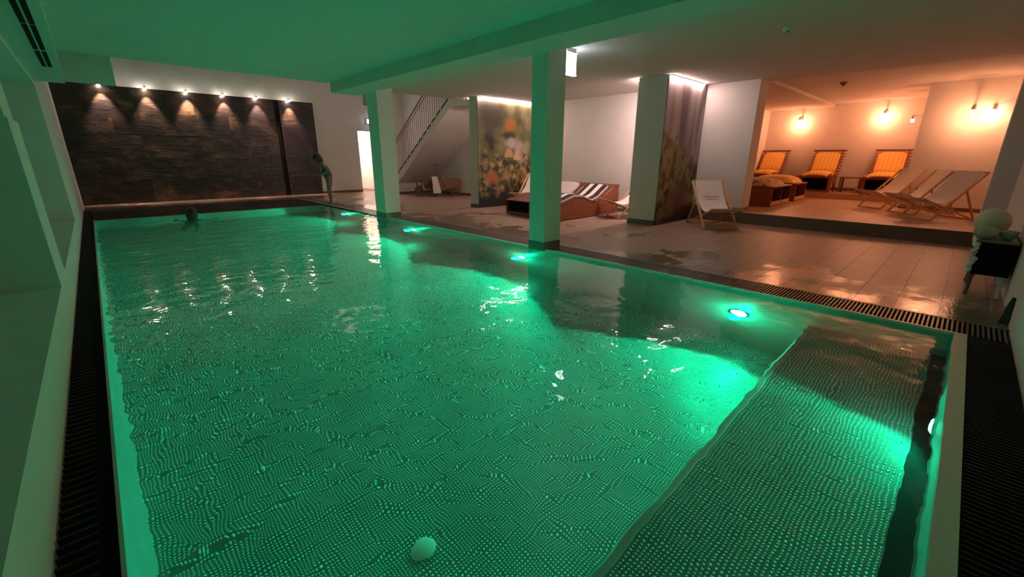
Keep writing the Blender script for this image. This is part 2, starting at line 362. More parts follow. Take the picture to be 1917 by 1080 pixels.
# bay back wall, partitions
st('wall_right', [(8.9, 9.0, 4.47, 13.5, 0, 4.3), (8.9, 9.0, 13.5, YF, 0, 4.3), (8.985, 9.42, 2.95, 4.6, .213, 2.7), (8.985, 9.42, YR, -.22, .213, 2.7)], 'plaster')
st('wall_niche', [(9.42, 15.5, 4.6, 4.7, .2, 2.8), (15.3, 15.5, YR, 4.6, .2, 2.8), (12.4, 15.3, YR, .92, .2, 2.7)], 'plaster')
p2 = st('wall_partition', [(7.42, 8.99, 3.91, 4.47, .09, 2.7)], 'plaster'); st('baseboard', [(7.412, 8.9, 3.905, 4.475, 0, .09)], 'skirt_grey', p2)
p1 = st('wall_partition', [(6.84, 8.95, 8.36, 8.66, .09, 2.7)], 'plaster'); st('baseboard', [(6.832, 8.9, 8.355, 8.665, 0, .09)], 'skirt_grey', p1)
for nm, (x0, x1, y0, y1) in (('near', (4.26, 4.60, 3.83, 4.10)), ('far', (4.22, 4.56, 8.18, 8.60))):
    c = st('column', [(x0, x1, y0, y1, .10, 2.7)], 'plaster', label='square white column at the pool edge, the %s one of two, washed green on its pool side' % ('nearer' if nm == 'near' else 'farther'))
    c['category'] = 'column'
    st('baseboard', [(x0-.006, x1+.006, y0-.006, y1+.006, -.02, .10)], 'skirt_grey', c)
st('baseboard_far', [(5.61, 7.05, YF-.012, YF, 0, .075)], 'skirt')
st('baseboard_right', [(8.888, 8.9, 4.48, 8.35, 0, .075), (8.888, 8.9, 8.67, 13.39, 0, .075), (7.4, 8.888, 13.37, 13.39, 0, .075)], 'skirt')
st('baseboard_niche', [(8.973, 8.985, 2.95, 3.9, .213, .29), (8.97, 9.42, 2.938, 2.95, .213, .29), (15.288, 15.3, .93, 4.59, .363, .44), (12.388, 12.4, YR, .92, .213, .29)], 'skirt')
# ceilings
st('ceiling', [(LX, 3.73, YR, 9.25, 2.61, 3.1)], 'ceiling')
st('ceiling_beam', [(3.73, 4.276, YR, 9.1, 2.42, 3.1), (4.38, 4.5, 8.95, 9.1, 2.24, 2.6)], 'ceiling')
st('ceiling_lounge', [(4.276, 9.4, YR, 9.2, 2.578, 3.1)], 'ceiling')
st('ceiling_niche', [(9.4, 15.5, YR, 3.0, 2.67, 2.9), (9.4, 15.5, 3.0, 4.7, 2.60, 2.9)], 'ceiling')
st('ceiling_stairwell', [(-.5, 9.1, 9.1, 15.5, 4.3, 4.4), (-.5, 9.1, 9.1, 9.2, 3.1, 4.3)], 'ceiling')
st('ceiling_soffit', [(LX, -.03, YR, 9.25, 2.19, 2.62), (-.03, .52, 9.2, 9.30, 2.22, 2.62)], 'ceiling')

# far slate feature wall
def slate_mat():
    m = mat('slate_panel', (.03, .02, .015), .36, bump=1, bscale=9); nt = m.node_tree; P = nt.nodes['Principled BSDF']
    g = nt.nodes.new('ShaderNodeNewGeometry'); mp = nt.nodes.new('ShaderNodeMapping'); mp.inputs['Scale'].default_value = (1, 1, 1.6); mp.inputs['Rotation'].default_value = (0, .5, 0)
    oi = nt.nodes.new('ShaderNodeObjectInfo'); ad = nt.nodes.new('ShaderNodeVectorMath'); sc = nt.nodes.new('ShaderNodeMath'); sc.operation = 'MULTIPLY'; sc.inputs[1].default_value = 9
    nt.links.new(oi.outputs['Random'], sc.inputs[0]); nt.links.new(g.outputs['Position'], ad.inputs[0]); nt.links.new(sc.outputs[0], ad.inputs[1])
    nt.links.new(ad.outputs[0], mp.inputs[0]); n = nt.nodes.new('ShaderNodeTexNoise'); n.inputs['Scale'].default_value = 1.6; n.inputs['Detail'].default_value = 8; n.inputs['Roughness'].default_value = .6; n.inputs['Distortion'].default_value = .8
    nt.links.new(mp.outputs[0], n.inputs['Vector']); cr = nt.nodes.new('ShaderNodeValToRGB'); e = cr.color_ramp.elements
    e[0].position = .30; e[0].color = (.007, .0045, .004, 1); e[1].position = .80; e[1].color = (.16, .09, .045, 1)
    x = e.new(.50); x.color = (.016, .011, .010, 1); x = e.new(.62); x.color = (.050, .028, .016, 1)
    nt.links.new(n.outputs['Fac'], cr.inputs[0]); nt.links.new(cr.outputs[0], P.inputs['Base Color'])
    return m
M['slate'] = slate_mat()
sw = empty('slate_wall_panel', (0, 0, 0), label='dark brown slate feature wall behind the pool under six spotlights', cat='wall panel')
MB().box(-.33, 5.60, YF-.03, YF-.002, 0, 2.875).build('backing', M['black'], sw)
sl = MB().box(0, 1, -.02, 0, 0, 1).mesh('slate_slab', M['slate'])
rows = [0, .58, 1.16, 1.74, 2.3, 2.86]
for r in range(5):
    xs = [-.32] + [(.62 if r % 2 else 1.1) + 1.27*i for i in range(4) if (.62 if r % 2 else 1.1) + 1.27*i < 4.3] + [4.42]
    for c in range(len(xs)-1):
        o = bpy.data.objects.new('slate_slab', sl); COL.objects.link(o); o.parent = sw; o.location = (xs[c]+.001, YF-.03-random.random()*.004, rows[r]+.001); o.scale = (xs[c+1]-xs[c]-.002, 1, rows[r+1]-rows[r]-.002)
    for a, b_ in ((4.56, 5.59),):
        o = bpy.data.objects.new('slate_slab', sl); COL.objects.link(o); o.parent = sw; o.location = (a+.003, YF-.03-random.random()*.006, rows[r]+.003); o.scale = (b_-a-.006, 1, rows[r+1]-rows[r]-.006)
# spotlights over it
ordn = ('leftmost', 'second from left', 'third from left', 'fourth from left', 'fifth from left', 'rightmost')
for i, x in enumerate((.521, 1.392, 2.255, 3.109, 3.95, 4.846)):
    t = empty('spotlight', (x, 15.12, 2.87), label='small bright spotlight at the top of the slate wall, %s of six' % ordn[i], cat='spotlight', group='spotlights over the slate wall')
    MB().lathe([(.0, 0), (.026, 0), (.03, .02), (.03, .05), (0, .05)], (0, 0, 0), 16).build('housing', M['steel'], t, smooth=True)
    MB().box(-.008, .008, 0, .17, .035, .045).build('arm', M['steel'], t)
    MB().lathe([(0, -.034), (.02, -.03), (.032, -.016), (.034, .0), (0, .001)], (0, 0, 0), 16).build('lens', M['spotface'], t, smooth=True)

# murals (printed photographs of a mossy forest floor)
def mural(name, x0, x1, y, z1, seed, label):
    m = mat(name + '_print', (.2, .2, .1), .55); nt = m.node_tree; P = nt.nodes['Principled BSDF']; L = nt.links.new
    tc = nt.nodes.new('ShaderNodeTexCoord'); sp = nt.nodes.new('ShaderNodeSeparateXYZ'); L(tc.outputs['Generated'], sp.inputs[0])
    def math_(op, a, b=None, clamp=False):
        n = nt.nodes.new('ShaderNodeMath'); n.operation = op; n.use_clamp = clamp
        for i, q in enumerate((a, b)):
            if q is None: continue
            if isinstance(q, (int, float)): n.inputs[i].default_value = q
            else: L(q, n.inputs[i])
        return n.outputs[0]
    def noise(scale, det, st=(1, 1, 1), off=0, dist=0):
        mp = nt.nodes.new('ShaderNodeMapping'); mp.inputs['Location'].default_value = (seed+off, 0, off); mp.inputs['Scale'].default_value = st
        L(tc.outputs['Object'], mp.inputs[0]); n = nt.nodes.new('ShaderNodeTexNoise'); n.inputs['Scale'].default_value = scale; n.inputs['Detail'].default_value = det; n.inputs['Distortion'].default_value = dist; L(mp.outputs[0], n.inputs['Vector']); return n.outputs['Fac']
    def ramp(f, stops):
        c = nt.nodes.new('ShaderNodeValToRGB'); e = c.color_ramp.elements; e[0].position = stops[0][0]; e[0].color = (*stops[0][1], 1); e[1].position = stops[-1][0]; e[1].color = (*stops[-1][1], 1)
        for p_, q in stops[1:-1]: k = e.new(p_); k.color = (*q, 1)
        L(f, c.inputs[0]); return c.outputs[0]
    def mix(f, a, b):
        n = nt.nodes.new('ShaderNodeMix'); n.data_type = 'RGBA'; L(f, n.inputs[0]) if not isinstance(f, (int, float)) else setattr(n.inputs[0], 'default_value', f)
        for i, q in ((6, a), (7, b)):
            if isinstance(q, tuple): n.inputs[i].default_value = (*q, 1)
            else: L(q, n.inputs[i])
        return n.outputs[2]
    X, Z = sp.outputs['X'], sp.outputs['Z']
    def blob(cx, cz, rx, rz, soft):
        a = math_('DIVIDE', math_('SUBTRACT', X, cx), rx); b = math_('DIVIDE', math_('SUBTRACT', Z, cz), rz)
        d = math_('SQRT', math_('ADD', math_('MULTIPLY', a, a), math_('MULTIPLY', b, b)))
        n = nt.nodes.new('ShaderNodeMapRange'); n.interpolation_type = 'SMOOTHSTEP'; n.inputs['From Min'].default_value = 1+soft; n.inputs['From Max'].default_value = 1-soft; L(d, n.inputs['Value']); return n.outputs[0]
    if name == 'meadow':
        moss = ramp(noise(6, 12, (1, 1, 1), 0, .3), [(.30, (.012, .012, .006)), (.42, (.05, .045, .015)), (.50, (.20, .16, .05)), (.58, (.38, .25, .10)), (.68, (.62, .38, .2))])
        bg = ramp(noise(1.8, 2, (1, 1, .8), 3), [(.32, (.03, .028, .02)), (.45, (.14, .15, .05)), (.55, (.28, .25, .12)), (.68, (.66, .52, .40))])
        hz = math_('ADD', Z, math_('MULTIPLY', math_('SUBTRACT', noise(5, 5), .5), .35))
        r = nt.nodes.new('ShaderNodeMapRange'); r.inputs['From Min'].default_value = .42; r.inputs['From Max'].default_value = .52; L(hz, r.inputs['Value'])
        col = mix(r.outputs[0], moss, bg)
        col = mix(blob(.52, .78, .10, .06, .5), col, (.62, .24, .08))
        col = mix(blob(.50, .68, .12, .03, .6), col, (.08, .05, .03))
        col = mix(blob(.54, .61, .07, .05, .4), col, (.62, .55, .58))
        col = mix(blob(.20, .86, .20, .16, .6), col, (.10, .09, .07))
        cut1 = math_('GREATER_THAN', Z, .475)
        col = mix(math_('MULTIPLY', blob(.50, .475, .075, .085, .12), cut1), col, (.70, .40, .22))
        col = mix(math_('MULTIPLY', blob(.645, .45, .062, .075, .12), math_('GREATER_THAN', Z, .45)), col, (.80, .52, .32))
        col = mix(blob(.22, .28, .10, .05, .6), col, (.45, .12, .04))
        dark = nt.nodes.new('ShaderNodeMapRange'); dark.inputs['From Min'].default_value = .10; dark.inputs['From Max'].default_value = .24; L(hz, dark.inputs['Value']); col = mix(dark.outputs[0], (.008, .010, .006), col)
    else:
        moss = ramp(noise(5, 12, (1.2, 1, .9), 0, .3), [(.30, (.03, .025, .012)), (.42, (.11, .085, .025)), (.50, (.28, .23, .06)), (.58, (.36, .30, .07)), (.70, (.50, .30, .12))])
        bg = ramp(noise(2.0, 1, (1.3, 1, .25), 5), [(.34, (.20, .14, .14)), (.46, (.42, .33, .33)), (.58, (.62, .52, .52)), (.66, (.28, .21, .22))])
        line = math_('SUBTRACT', .66, math_('MULTIPLY', X, .22))
        hz = math_('SUBTRACT', math_('ADD', Z, math_('MULTIPLY', math_('SUBTRACT', noise(6, 6), .5), .28)), line)
        r = nt.nodes.new('ShaderNodeMapRange'); r.inputs['From Min'].default_value = -.02; r.inputs['From Max'].default_value = .03; L(hz, r.inputs['Value'])
        col = mix(r.outputs[0], moss, bg)
        col = mix(blob(.55, .16, .25, .12, .7), col, (.26, .09, .05))
        dark = nt.nodes.new('ShaderNodeMapRange'); dark.inputs['From Min'].default_value = .02; dark.inputs['From Max'].default_value = .14
        L(math_('ADD', Z, math_('MULTIPLY', math_('SUBTRACT', noise(5, 5), .5), .2)), dark.inputs['Value']); col = mix(dark.outputs[0], (.008, .008, .006), col)
    L(col, P.inputs['Base Color'])
    o = MB().box(x0, x1, y-.012, y-.001, 0, z1).build('mural', m); tag(o, label, 'mural', 'forest murals')
mural('meadow', 6.845, 8.88, 8.355, 2.57, 2.3, 'forest floor photo mural with two orange mushrooms between the columns')
mural('slope', 7.425, 8.97, 3.905, 2.57, 7.7, 'mossy slope photo mural beside the white deck chair')
# LED strips
def led(x0, x1, y, label, mt='led'):
    t = empty('led_strip', ((x0+x1)/2, y, 2.578), label=label, cat='light strip', group='LED strips on the partition walls'); w = (x1-x0)/2
    MB().box(-w, w, -.012, .012, -.02, 0).build('profile', M['steel'], t); MB().box(-w, w, -.010, .010, -.028, -.02).build('diffuser', M[mt], t)
led(7.43, 8.80, 3.875, 'glowing white strip light above the mossy slope mural')
led(6.85, 8.88, 8.325, 'glowing white strip light above the mushroom mural')
led(7.43, 8.88, 4.50, 'white strip light behind the nearer partition, facing the striped lounger', 'led_bay')
led(6.85, 8.88, 8.69, 'white strip light behind the farther partition, facing the handcart')

# pool lamps
pl = ('nearest', 'second nearest', 'third nearest', 'farthest')
for i, y in enumerate(POOL_Y):
    t = empty('pool_light', (PE, y, -.66), label='round green underwater light in the lounge side pool wall, %s of four' % pl[i], cat='pool light', group='underwater lights')
    MB().lathe([(0, -.012), (.085, -.012), (.095, -.006), (.095, 0), (0, 0)], (0, 0, 0), 24, 'X').build('rim', M['chrome'], t, smooth=True)
    MB().lathe([(0, -.022), (.05, -.020), (.068, -.013), (0, -.0125)], (0, 0, 0), 24, 'X').build('lens', M['pool_lens'], t, smooth=True)
t = empty('pool_light', (3.0, -.17, -.36), label='green underwater light in the near pool wall above the bench', cat='pool light', group='underwater lights')
MB().lathe([(0, .012), (.085, .012), (.095, .006), (.095, 0), (0, 0)], (0, 0, 0), 24, 'Y').build('rim', M['chrome'], t, smooth=True)
MB().lathe([(0, .022), (.05, .020), (.068, .013), (0, .0125)], (0, 0, 0), 24, 'Y').build('lens', M['pool_lens'], t, smooth=True)

# ceiling vent in the soffit
v = empty('ceiling_vent', (-.135, 4.2, 2.19), label='long black slot vent in the soffit at top left', cat='vent')
MB().box(-.05, .05, -3.6, 3.48, -.004, .0).build('frame', M['ceiling'], v)
for a in (-3.5, -2.3, -1.1, .0+.0, 1.17, 2.39):
    for sx in (-.024, .024):
        MB().box(sx-.017, sx+.017, a, a+1.13 if a < 2 else a+1.05, -.008, -.0035).build('slot', M['black'], v)
# ceiling sensors
t = empty('motion_sensor', (5.83, 1.72, 2.578), label='small white sensor on the lounge ceiling near the top edge', cat='sensor')
MB().lathe([(0, -.035), (.035, -.034), (.05, -.02), (.055, 0), (0, 0)], (0, 0, 0), 20).build('cover', M['white'], t, smooth=True); MB().lathe([(0,-.042),(.012,-.04),(.018,-.034),(0,-.034)], (0,0,0), 12).build('lens', M['black'], t, smooth=True)
t = empty('smoke_detector', (11.1, 2.12, 2.67), label='small round smoke detector on the niche ceiling', cat='smoke detector')
MB().lathe([(0, -.06), (.035, -.055), (.055, -.03), (.06, 0), (0, 0)], (0, 0, 0), 20).build('cover', M['oldwood'], t, smooth=True); MB().lathe([(0,-.075),(.015,-.07),(.022,-.058),(0,-.055)], (0,0,0), 12).build('sensor', M['black'], t, smooth=True)
# exit signs
t = empty('exit_sign', (4.88, 4.0, 2.578), label='white backlit exit sign hanging beside the nearer column', cat='sign', group='exit signs')
MB().box(-.10, .09, -.03, .03, -.045, 0).build('mount', M['white'], t); MB().box(-.11, .09, -.02, .02, -.30, -.05).build('sign_face', M['sign'], t)
b = MB()
for q in ((-.118, .118, -.024, .024, -.312, -.30), (-.118, .118, -.024, .024, -.05, -.040), (.078, .10, -.026, .026, -.31, -.045)): b.box(*q)
b.build('lit_frame', M['signrim'], t)
t = empty('exit_sign', (7.5, 15.2, 2.42), label='small bright exit light above the corridor doorway', cat='sign', group='exit signs')
MB().box(-.10, .10, 0, .085, -.07, .07).build('housing', M['white'], t); MB().box(-.095, .095, -.012, 0, -.065, .065).build('sign_face', M['coldlamp'], t)

# ------------------------------------------------------------------ stairs
SX0, SX1 = 7.42, 8.88
def sz(y): return (14.28 - y) * .6845
stairs = empty('staircase', (0, 0, 0), label='white staircase rising to the right behind the columns', cat='stairs')
MB().prism([(14.28, .0), (14.28, .02), (10.30, sz(10.30)), (9.22, sz(10.30)), (9.22, sz(10.30)-.20), (10.22, sz(10.30)-.20), (13.90, sz(13.90)-.25)], SX0, SX1, 'YZ').build('stair_slab', M['plaster'], stairs)
MB().prism([(14.30, .02), (14.30, .055), (10.33, sz(10.33)+.045), (10.33, sz(10.33)+.005)], SX0-.006, SX0+.03, 'YZ').build('edge_strip', M['black'], stairs)
stp = MB().box(0, 1, 0, .25, 0, .165).mesh('step', M['plaster']); nos = MB().box(-.01, .05, 0, .05, 0, .05).mesh('tread_end', M['white'])
for i in range(15):
    yy = 14.28 - (i+1)*.25
    o = bpy.data.objects.new('step', stp); COL.objects.link(o); o.parent = stairs; o.location = (SX0+.04, yy, sz(yy+.25)+.0); o.scale = (SX1-SX0-.04, 1, 1)
    o = bpy.data.objects.new('tread_end', nos); COL.objects.link(o); o.parent = stairs; o.location = (SX0-.02, yy+.08, sz(yy+.08)-.05); o.scale = (1, 1, 1)
MB().box(SX0, SX1, 13.39, 13.45, 0, .36).build('under_stair_wall', M['plaster'], stairs)
M['railing'] = mat('brown_railing', (.36, .24, .19), .4, metal=.3)
for nm, xx, h in (('handrail', SX0+.02, 1.10), ('handrail', SX0+.02, .98), ('handrail', SX1-.08, 1.10)):
    MB().tube([(xx, 14.4, sz(14.4)+h), (xx, 9.35, sz(9.35)+h)], .022 if h > 1 else .012, 8).build(nm, M['railing'], stairs, smooth=True)
bal = MB().tube([(0, 0, 0), (0, 0, 1.0)], .009, 6).mesh('baluster', M['railing'])
for i in range(44):
    yy = 14.25 - i*.112
    o = bpy.data.objects.new('baluster', bal); COL.objects.link(o); o.parent = stairs; o.location = (SX0+.02, yy, sz(yy)+.03)

# ------------------------------------------------------------------ loungers with wavy side panels
def stripe_mat(name, c1, c2, n, axis, soft=False):
    m = mat(name, c1, .9, bump=.3, bscale=120); nt = m.node_tree; P = nt.nodes['Principled BSDF']; tc = nt.nodes.new('ShaderNodeTexCoord'); sp = nt.nodes.new('ShaderNodeSeparateXYZ')
    nt.links.new(tc.outputs['Object'], sp.inputs[0]); mu = nt.nodes.new('ShaderNodeMath'); mu.operation = 'MULTIPLY'; mu.inputs[1].default_value = n; nt.links.new(sp.outputs[axis], mu.inputs[0])
    fr = nt.nodes.new('ShaderNodeMath'); fr.operation = 'PINGPONG'; fr.inputs[1].default_value = 1; nt.links.new(mu.outputs[0], fr.inputs[0])
    cr = nt.nodes.new('ShaderNodeValToRGB'); e = cr.color_ramp.elements; e[0].color = (*c1, 1); e[1].color = (*c2, 1)
    e[0].position, e[1].position = (.2, .8) if soft else (.49, .51)
    nt.links.new(fr.outputs[0], cr.inputs[0]); nt.links.new(cr.outputs[0], P.inputs['Base Color']); return m
M['yellow'] = stripe_mat('yellow_cushion', (.92, .60, .16), (.86, .48, .09), 22, 'Y', True)
M['bw'] = stripe_mat('black_white_stripe', (.015, .012, .012), (.85, .78, .74), 8.6, 'Y')
M['greytowel'] = mat('greyish_towel', (.62, .55, .52), .95, bump=.4, bscale=150)
def top_z(x, kind):
    # profile height over the lounger length, x from the foot end
    if kind == 'low':
        pts = [(0, .34), (.25, .38), (.55, .46), (.8, .455), (1.05, .37), (1.2, .345), (1.4, .40), (1.75, .60), (2.1, .66)]
    else:
        pts = [(0, .44), (.2, .45), (.42, .46), (.56, .40), (.66, .36), (.76, .44), (.9, .66), (1.12, 1.02), (1.16, 1.08)]
    for (a, p), (b, q) in zip(pts, pts[1:]):
        if x <= b: t = (x-a)/(b-a); return p + (q-p)*t
    return pts[-1][1]
def make_lounger(kind, mattress, label, loc, rz, group, L, w=.70, towel=None, mx0=-.02):
    t = empty('wave_lounger', loc, rz, label, 'lounger', group)
    hw = w/2
    if kind == 'low':
        xs = [L*i/24 for i in range(25)]
        prof = [(0, .02), (L, .02)] + [(x, max(.05, min(top_z(x, kind)-.035, .30 + max(0, x-1.3)*.44 if x > 1.3 else .42))) for x in reversed(xs)]
        for s in (-1, 1): MB().prism(prof, s*hw-.012, s*hw+.012).build('side_panel', M['redwood'], t)
        MB().box(0, .02, -hw+.013, hw-.013, .02, .08).build('foot_board', M['redwood'], t)
        MB().box(.07, .09, -hw+.013, hw-.013, .02, .30).build('inner_board', M['black'], t)
        n = 34; sx = [.02 + (L-.04)*i/(n-1) for i in range(n)]
    else:
        # arched side panels, open base
        for s in (-1, 1):
            prof = [(.0, 0), (.10, 0), (.20, .16), (.34, .25), (.50, .20), (.64, 0), (.76, 0), (.72, .30), (.60, .42), (.46, .49), (.30, .47), (.14, .40), (.04, .22)]
            MB().prism(prof, s*hw-.014, s*hw+.014).build('side_panel', M['redwood'], t)
        MB().box(.0, .46, -hw, hw, .37, .41).build('seat_frame', M['redwood'], t)
        MB().box(.02, .05, -hw+.02, hw-.02, .0, .06).build('foot_rail', M['redwood'], t)
        b = MB(); b.box(.03, .07, -hw, -hw+.05, 0, .37); b.build('leg', M['redwood'], t); MB().box(.03, .07, hw-.05, hw, 0, .37).build('leg', M['redwood'], t)
        MB().box(.30, .32, -hw+.02, hw-.02, .04, .37).build('inner_board', M['black'], t)
        for s in (-1, 1): MB().bar((.62, s*(hw-.05), .30), (L, s*(hw-.05), 1.06), .035, .045, (0, 1, 0)).build('back_post', M['redwood'], t)
        MB().bar((L, -hw-.03, 1.08), (L, hw+.03, 1.08), .05, .045).build('top_rail', M['redwood'], t)
        n = 24; sx = [.02 + (L-.06)*i/(n-1) for i in range(n)]
    slm = MB().box(-.018, .018, -hw-.025, hw+.025, -.012, .006).mesh('slat', M['redwood'])
    for x in sx:
        o = bpy.data.objects.new('slat', slm); COL.objects.link(o); o.parent = t
        d = .01; a = math.atan2(top_z(x+d, kind)-top_z(x-d, kind), 2*d); o.location = (x, 0, top_z(x, kind)-.02); o.rotation_euler = (0, -a, 0)
    # mattress: sheet following the profile
    x0, x1 = (mx0, L*.84) if kind == 'low' else (-.03, L*.93)
    R = []; N = 40
    for i in range(N+1):
        x = x0 + (x1-x0)*i/N; ww = hw*(.86 if kind == 'low' else .80)
        puff = .045 if kind == 'low' else .075 + .012*abs(sin(i*1.3))
        droop = -.05*max(0, (.05-x)/.07) if x < .05 else 0
        R.append([(x - (.3*puff if x > .8 else 0), -ww+2*ww*k/10, top_z(max(x, 0), kind) + puff*(1-.55*abs(k/5-1)**4) + droop) for k in range(11)])
    if mattress: MB().sheet(R, .04).build('mattress', M[mattress], t, smooth=True)
    if towel:
        R2 = [[(p[0], p[1]*1.02, p[2]+.02) for p in r] for r in R[int(N*.30):]]
        MB().sheet(R2, .012).build('towel_cover', M[towel], t, smooth=True)
    return t
make_lounger('low', 'bw', 'low wooden lounger with black and white striped mattress', (6.46, 5.80, 0), 0, 'low loungers behind the nearer column', 2.1)
make_lounger('low', 'bw', 'low wooden lounger with pale towel over its raised head, behind the striped one', (6.50, 6.62, 0), 0, 'low loungers behind the nearer column', 2.1, towel='greytowel', mx0=.8)
for i, yc in enumerate((4.22, 2.87, 1.49)):
    make_lounger('high', 'yellow', 'wooden slatted lounger with yellow cushion, %s of three' % ('left one, beside the wall edge', 'middle one', 'right one, behind the deck chairs')[i], (14.0, yc, .363), 0, 'yellow loungers in the niche', 1.16)
# side tables between them
def side_table(y, label):
    t = empty('side_table', (14.75, y, .363), 0, label, 'side table', 'low tables between the yellow loungers')
    MB().box(-.20, .20, -.24, .24, .36, .40).build('table_top', M['oldwood'], t, bevel=.004)
    for sx in (-.17, .17):
        for s in (-.21, .21): MB().box(sx-.02, sx+.02, s-.02, s+.02, 0, .36).build('leg', M['oldwood'], t)
    MB().box(-.16, .16, -.20, .20, .08, .10).build('shelf', M['oldwood'], t)
side_table(2.18, 'low dark wooden side table between middle and right yellow loungers')
side_table(3.56, 'low dark wooden side table between left and middle yellow loungers')

# storage benches in the niche
def bench(x0, x1, y0, y1, n, label):
    t = empty('storage_bench', (x0, y0, .213), 0, label, 'bench', 'storage benches by the niche wall'); w = x1-x0; d = y1-y0
    MB().box(0, .03, 0, d, 0, .40).build('side_panel', M['redwood'], t); MB().box(w-.03, w, 0, d, 0, .40).build('side_panel', M['redwood'], t)
    MB().box(-.015, w+.015, -.015, d, .40, .43).build('seat_board', M['redwood'], t, bevel=.004); MB().box(.03, w-.03, .30, .32, .02, .40).build('back_panel', M['black'], t)
    MB().box(.03, w-.03, 0, d, .0, .03).build('base_board', M['redwood'], t)
    for i in range(n-1): xx = (i+1)*w/n; MB().box(xx-.015, xx+.015, 0, .30, .03, .40).build('divider', M['redwood'], t)
    for i in range(n): a = i*w/n+.03; MB().box(a, a+w/n-.06, -.006, .01, .035, .11).build('drawer_front', M['beech'], t)
bench(10.42, 11.8, 2.84, 4.15, 2, 'low wooden storage bench with two dark compartments beside the wall edge')
bench(12.3, 13.25, 2.86, 4.15, 1, 'smaller wooden storage bench behind the one with two compartments')
def cushion(name, cx, cy_, z, lx, ly, h, m, label, cat, rz=0, grp=None):
    R = []; n = 14
    b = MB(); top = []
    for i in range(n+1):
        r = []
        for k in range(n+1):
            u, v = i/n*2-1, k/n*2-1; e = max(0, (1-abs(u)**3)*(1-abs(v)**3))**.45
            r.append((u*lx/2, v*ly/2, h*e + .012*sin(5*u+3*v)*e))
        R.append(r)
    b = MB(); b.sheet(R, .006); b.add([(-lx/2, -ly/2, 0), (lx/2, -ly/2, 0), (lx/2, ly/2, 0), (-lx/2, ly/2, 0)], [(0, 3, 2, 1)])
    o = b.build(name, m, smooth=True); o.location = (cx, cy_, z); o.rotation_euler = (0, 0, rz); tag(o, label, cat, grp); return o
def spotted():
    m = mat('patterned_cloth', (.62, .45, .25), .9); nt = m.node_tree; P = nt.nodes['Principled BSDF']; tc = nt.nodes.new('ShaderNodeTexCoord'); n = nt.nodes.new('ShaderNodeTexNoise'); n.inputs['Scale'].default_value = 9; n.inputs['Detail'].default_value = 3
    nt.links.new(tc.outputs['Object'], n.inputs['Vector']); cr = nt.nodes.new('ShaderNodeValToRGB'); e = cr.color_ramp.elements; e[0].position = .56; e[0].color = (.66, .50, .27, 1); e[1].position = .60; e[1].color = (.22, .12, .05, 1)
    nt.links.new(n.outputs['Fac'], cr.inputs[0]); nt.links.new(cr.outputs[0], P.inputs['Base Color']); return m
cushion('blanket', 11.05, 3.42, .650, 1.15, 1.0, .15, spotted(), 'folded blanket with dark leaf pattern on the nearer storage bench', 'blanket')
cushion('cushion', 12.75, 3.42, .650, .95, .95, .17, M['yellow'], 'plump yellow cushion on the smaller storage bench', 'cushion')

# ------------------------------------------------------------------ deck chairs
M['printline'] = mat('grey_print', (.22, .19, .18), .9)
def deck_chair(cx, cy_, z, ang, label, group, w=.58, text=False, back=0.74, top=.80):
    """origin = middle of the front foot bar; local +x points backwards (recline)"""
    t = empty('deck_chair', (cx, cy_, z), ang, label, 'deck chair', group); h = w/2
    for s in (-1, 1): MB().bar((0, s*h, .012), (back, s*h, top), .022, .040, (0, 1, 0)).build('back_rail', M['beech'], t, bevel=.003)
    for s in (-1, 1): MB().bar((.80, s*(h-.035), .012), (-.16, s*(h-.035), .37), .022, .038, (0, 1, 0)).build('seat_rail', M['beech'], t, bevel=.003)
    fx = .62
    for s in (-1, 1): MB().bar((back*fx, s*(h+.022), top*fx), (.70, s*(h+.022), .045), .018, .030, (0, 1, 0)).build('prop_leg', M['beech'], t)
    MB().tube([(.70, -h-.03, .045), (.70, h+.03, .045)], .011, 8).build('prop_bar', M['beech'], t, smooth=True)
    MB().tube([(.012, -h, .02), (.012, h, .02)], .012, 8).build('foot_bar', M['beech'], t, smooth=True)
    MB().tube([(.79, -h+.03, .018), (.79, h-.03, .018)], .012, 8).build('foot_bar', M['beech'], t, smooth=True)
    MB().tube([(back, -h-.01, top), (back, h+.01, top)], .014, 8).build('top_bar', M['beech'], t, smooth=True)
    MB().tube([(-.16, -h+.0, .37), (-.16, h-.0, .37)], .014, 8).build('seat_bar', M['beech'], t, smooth=True)
    P0, P1, P2, P3 = Vector((back-.01, 0, top+.014)), Vector((back*.62, 0, top*.45)), Vector((.22, 0, .17)), Vector((-.165, 0, .385))
    R = []; hw = h - .045
    def bz(u): return P0*(1-u)**3 + P1*3*u*(1-u)**2 + P2*3*u*u*(1-u) + P3*u**3
    for i in range(21):
        p = bz(i/20); R.append([(p.x, -hw+2*hw*k/6, p.z - .012*(1-(k/3-1)**2)*sin(pi*i/20)) for k in range(7)])
    fab = MB().sheet(R, .004).build('fabric_sling', M['canvas'], t, smooth=True)
    if text:
        b = MB(); rr = random.Random(3)
        def strip(u, y0, y1, hgt):
            p = bz(u); q = bz(u+hgt); nrm = Vector((q.z-p.z, 0, p.x-q.x)).normalized(); nrm = nrm if nrm.x < 0 else -nrm
            o_ = nrm*.006; b.add([p+o_+Vector((0, y0, 0)), p+o_+Vector((0, y1, 0)), q+o_+Vector((0, y1, 0)), q+o_+Vector((0, y0, 0))], [(0, 1, 2, 3)])
        for u, half in ((.235, .15), (.285, .12)):
            y = -half
            while y < half: wd = rr.uniform(.008, .018); strip(u, y, y+wd, .014); y += wd + (.004 if rr.random() < .8 else .014)
        for k in range(13):
            y = -.02 + k*.008; strip(.20 - .018*sin(pi*k/12), y, y+.009, .005)
        b.build('printed_lettering', M['printline'], fab)
    return t
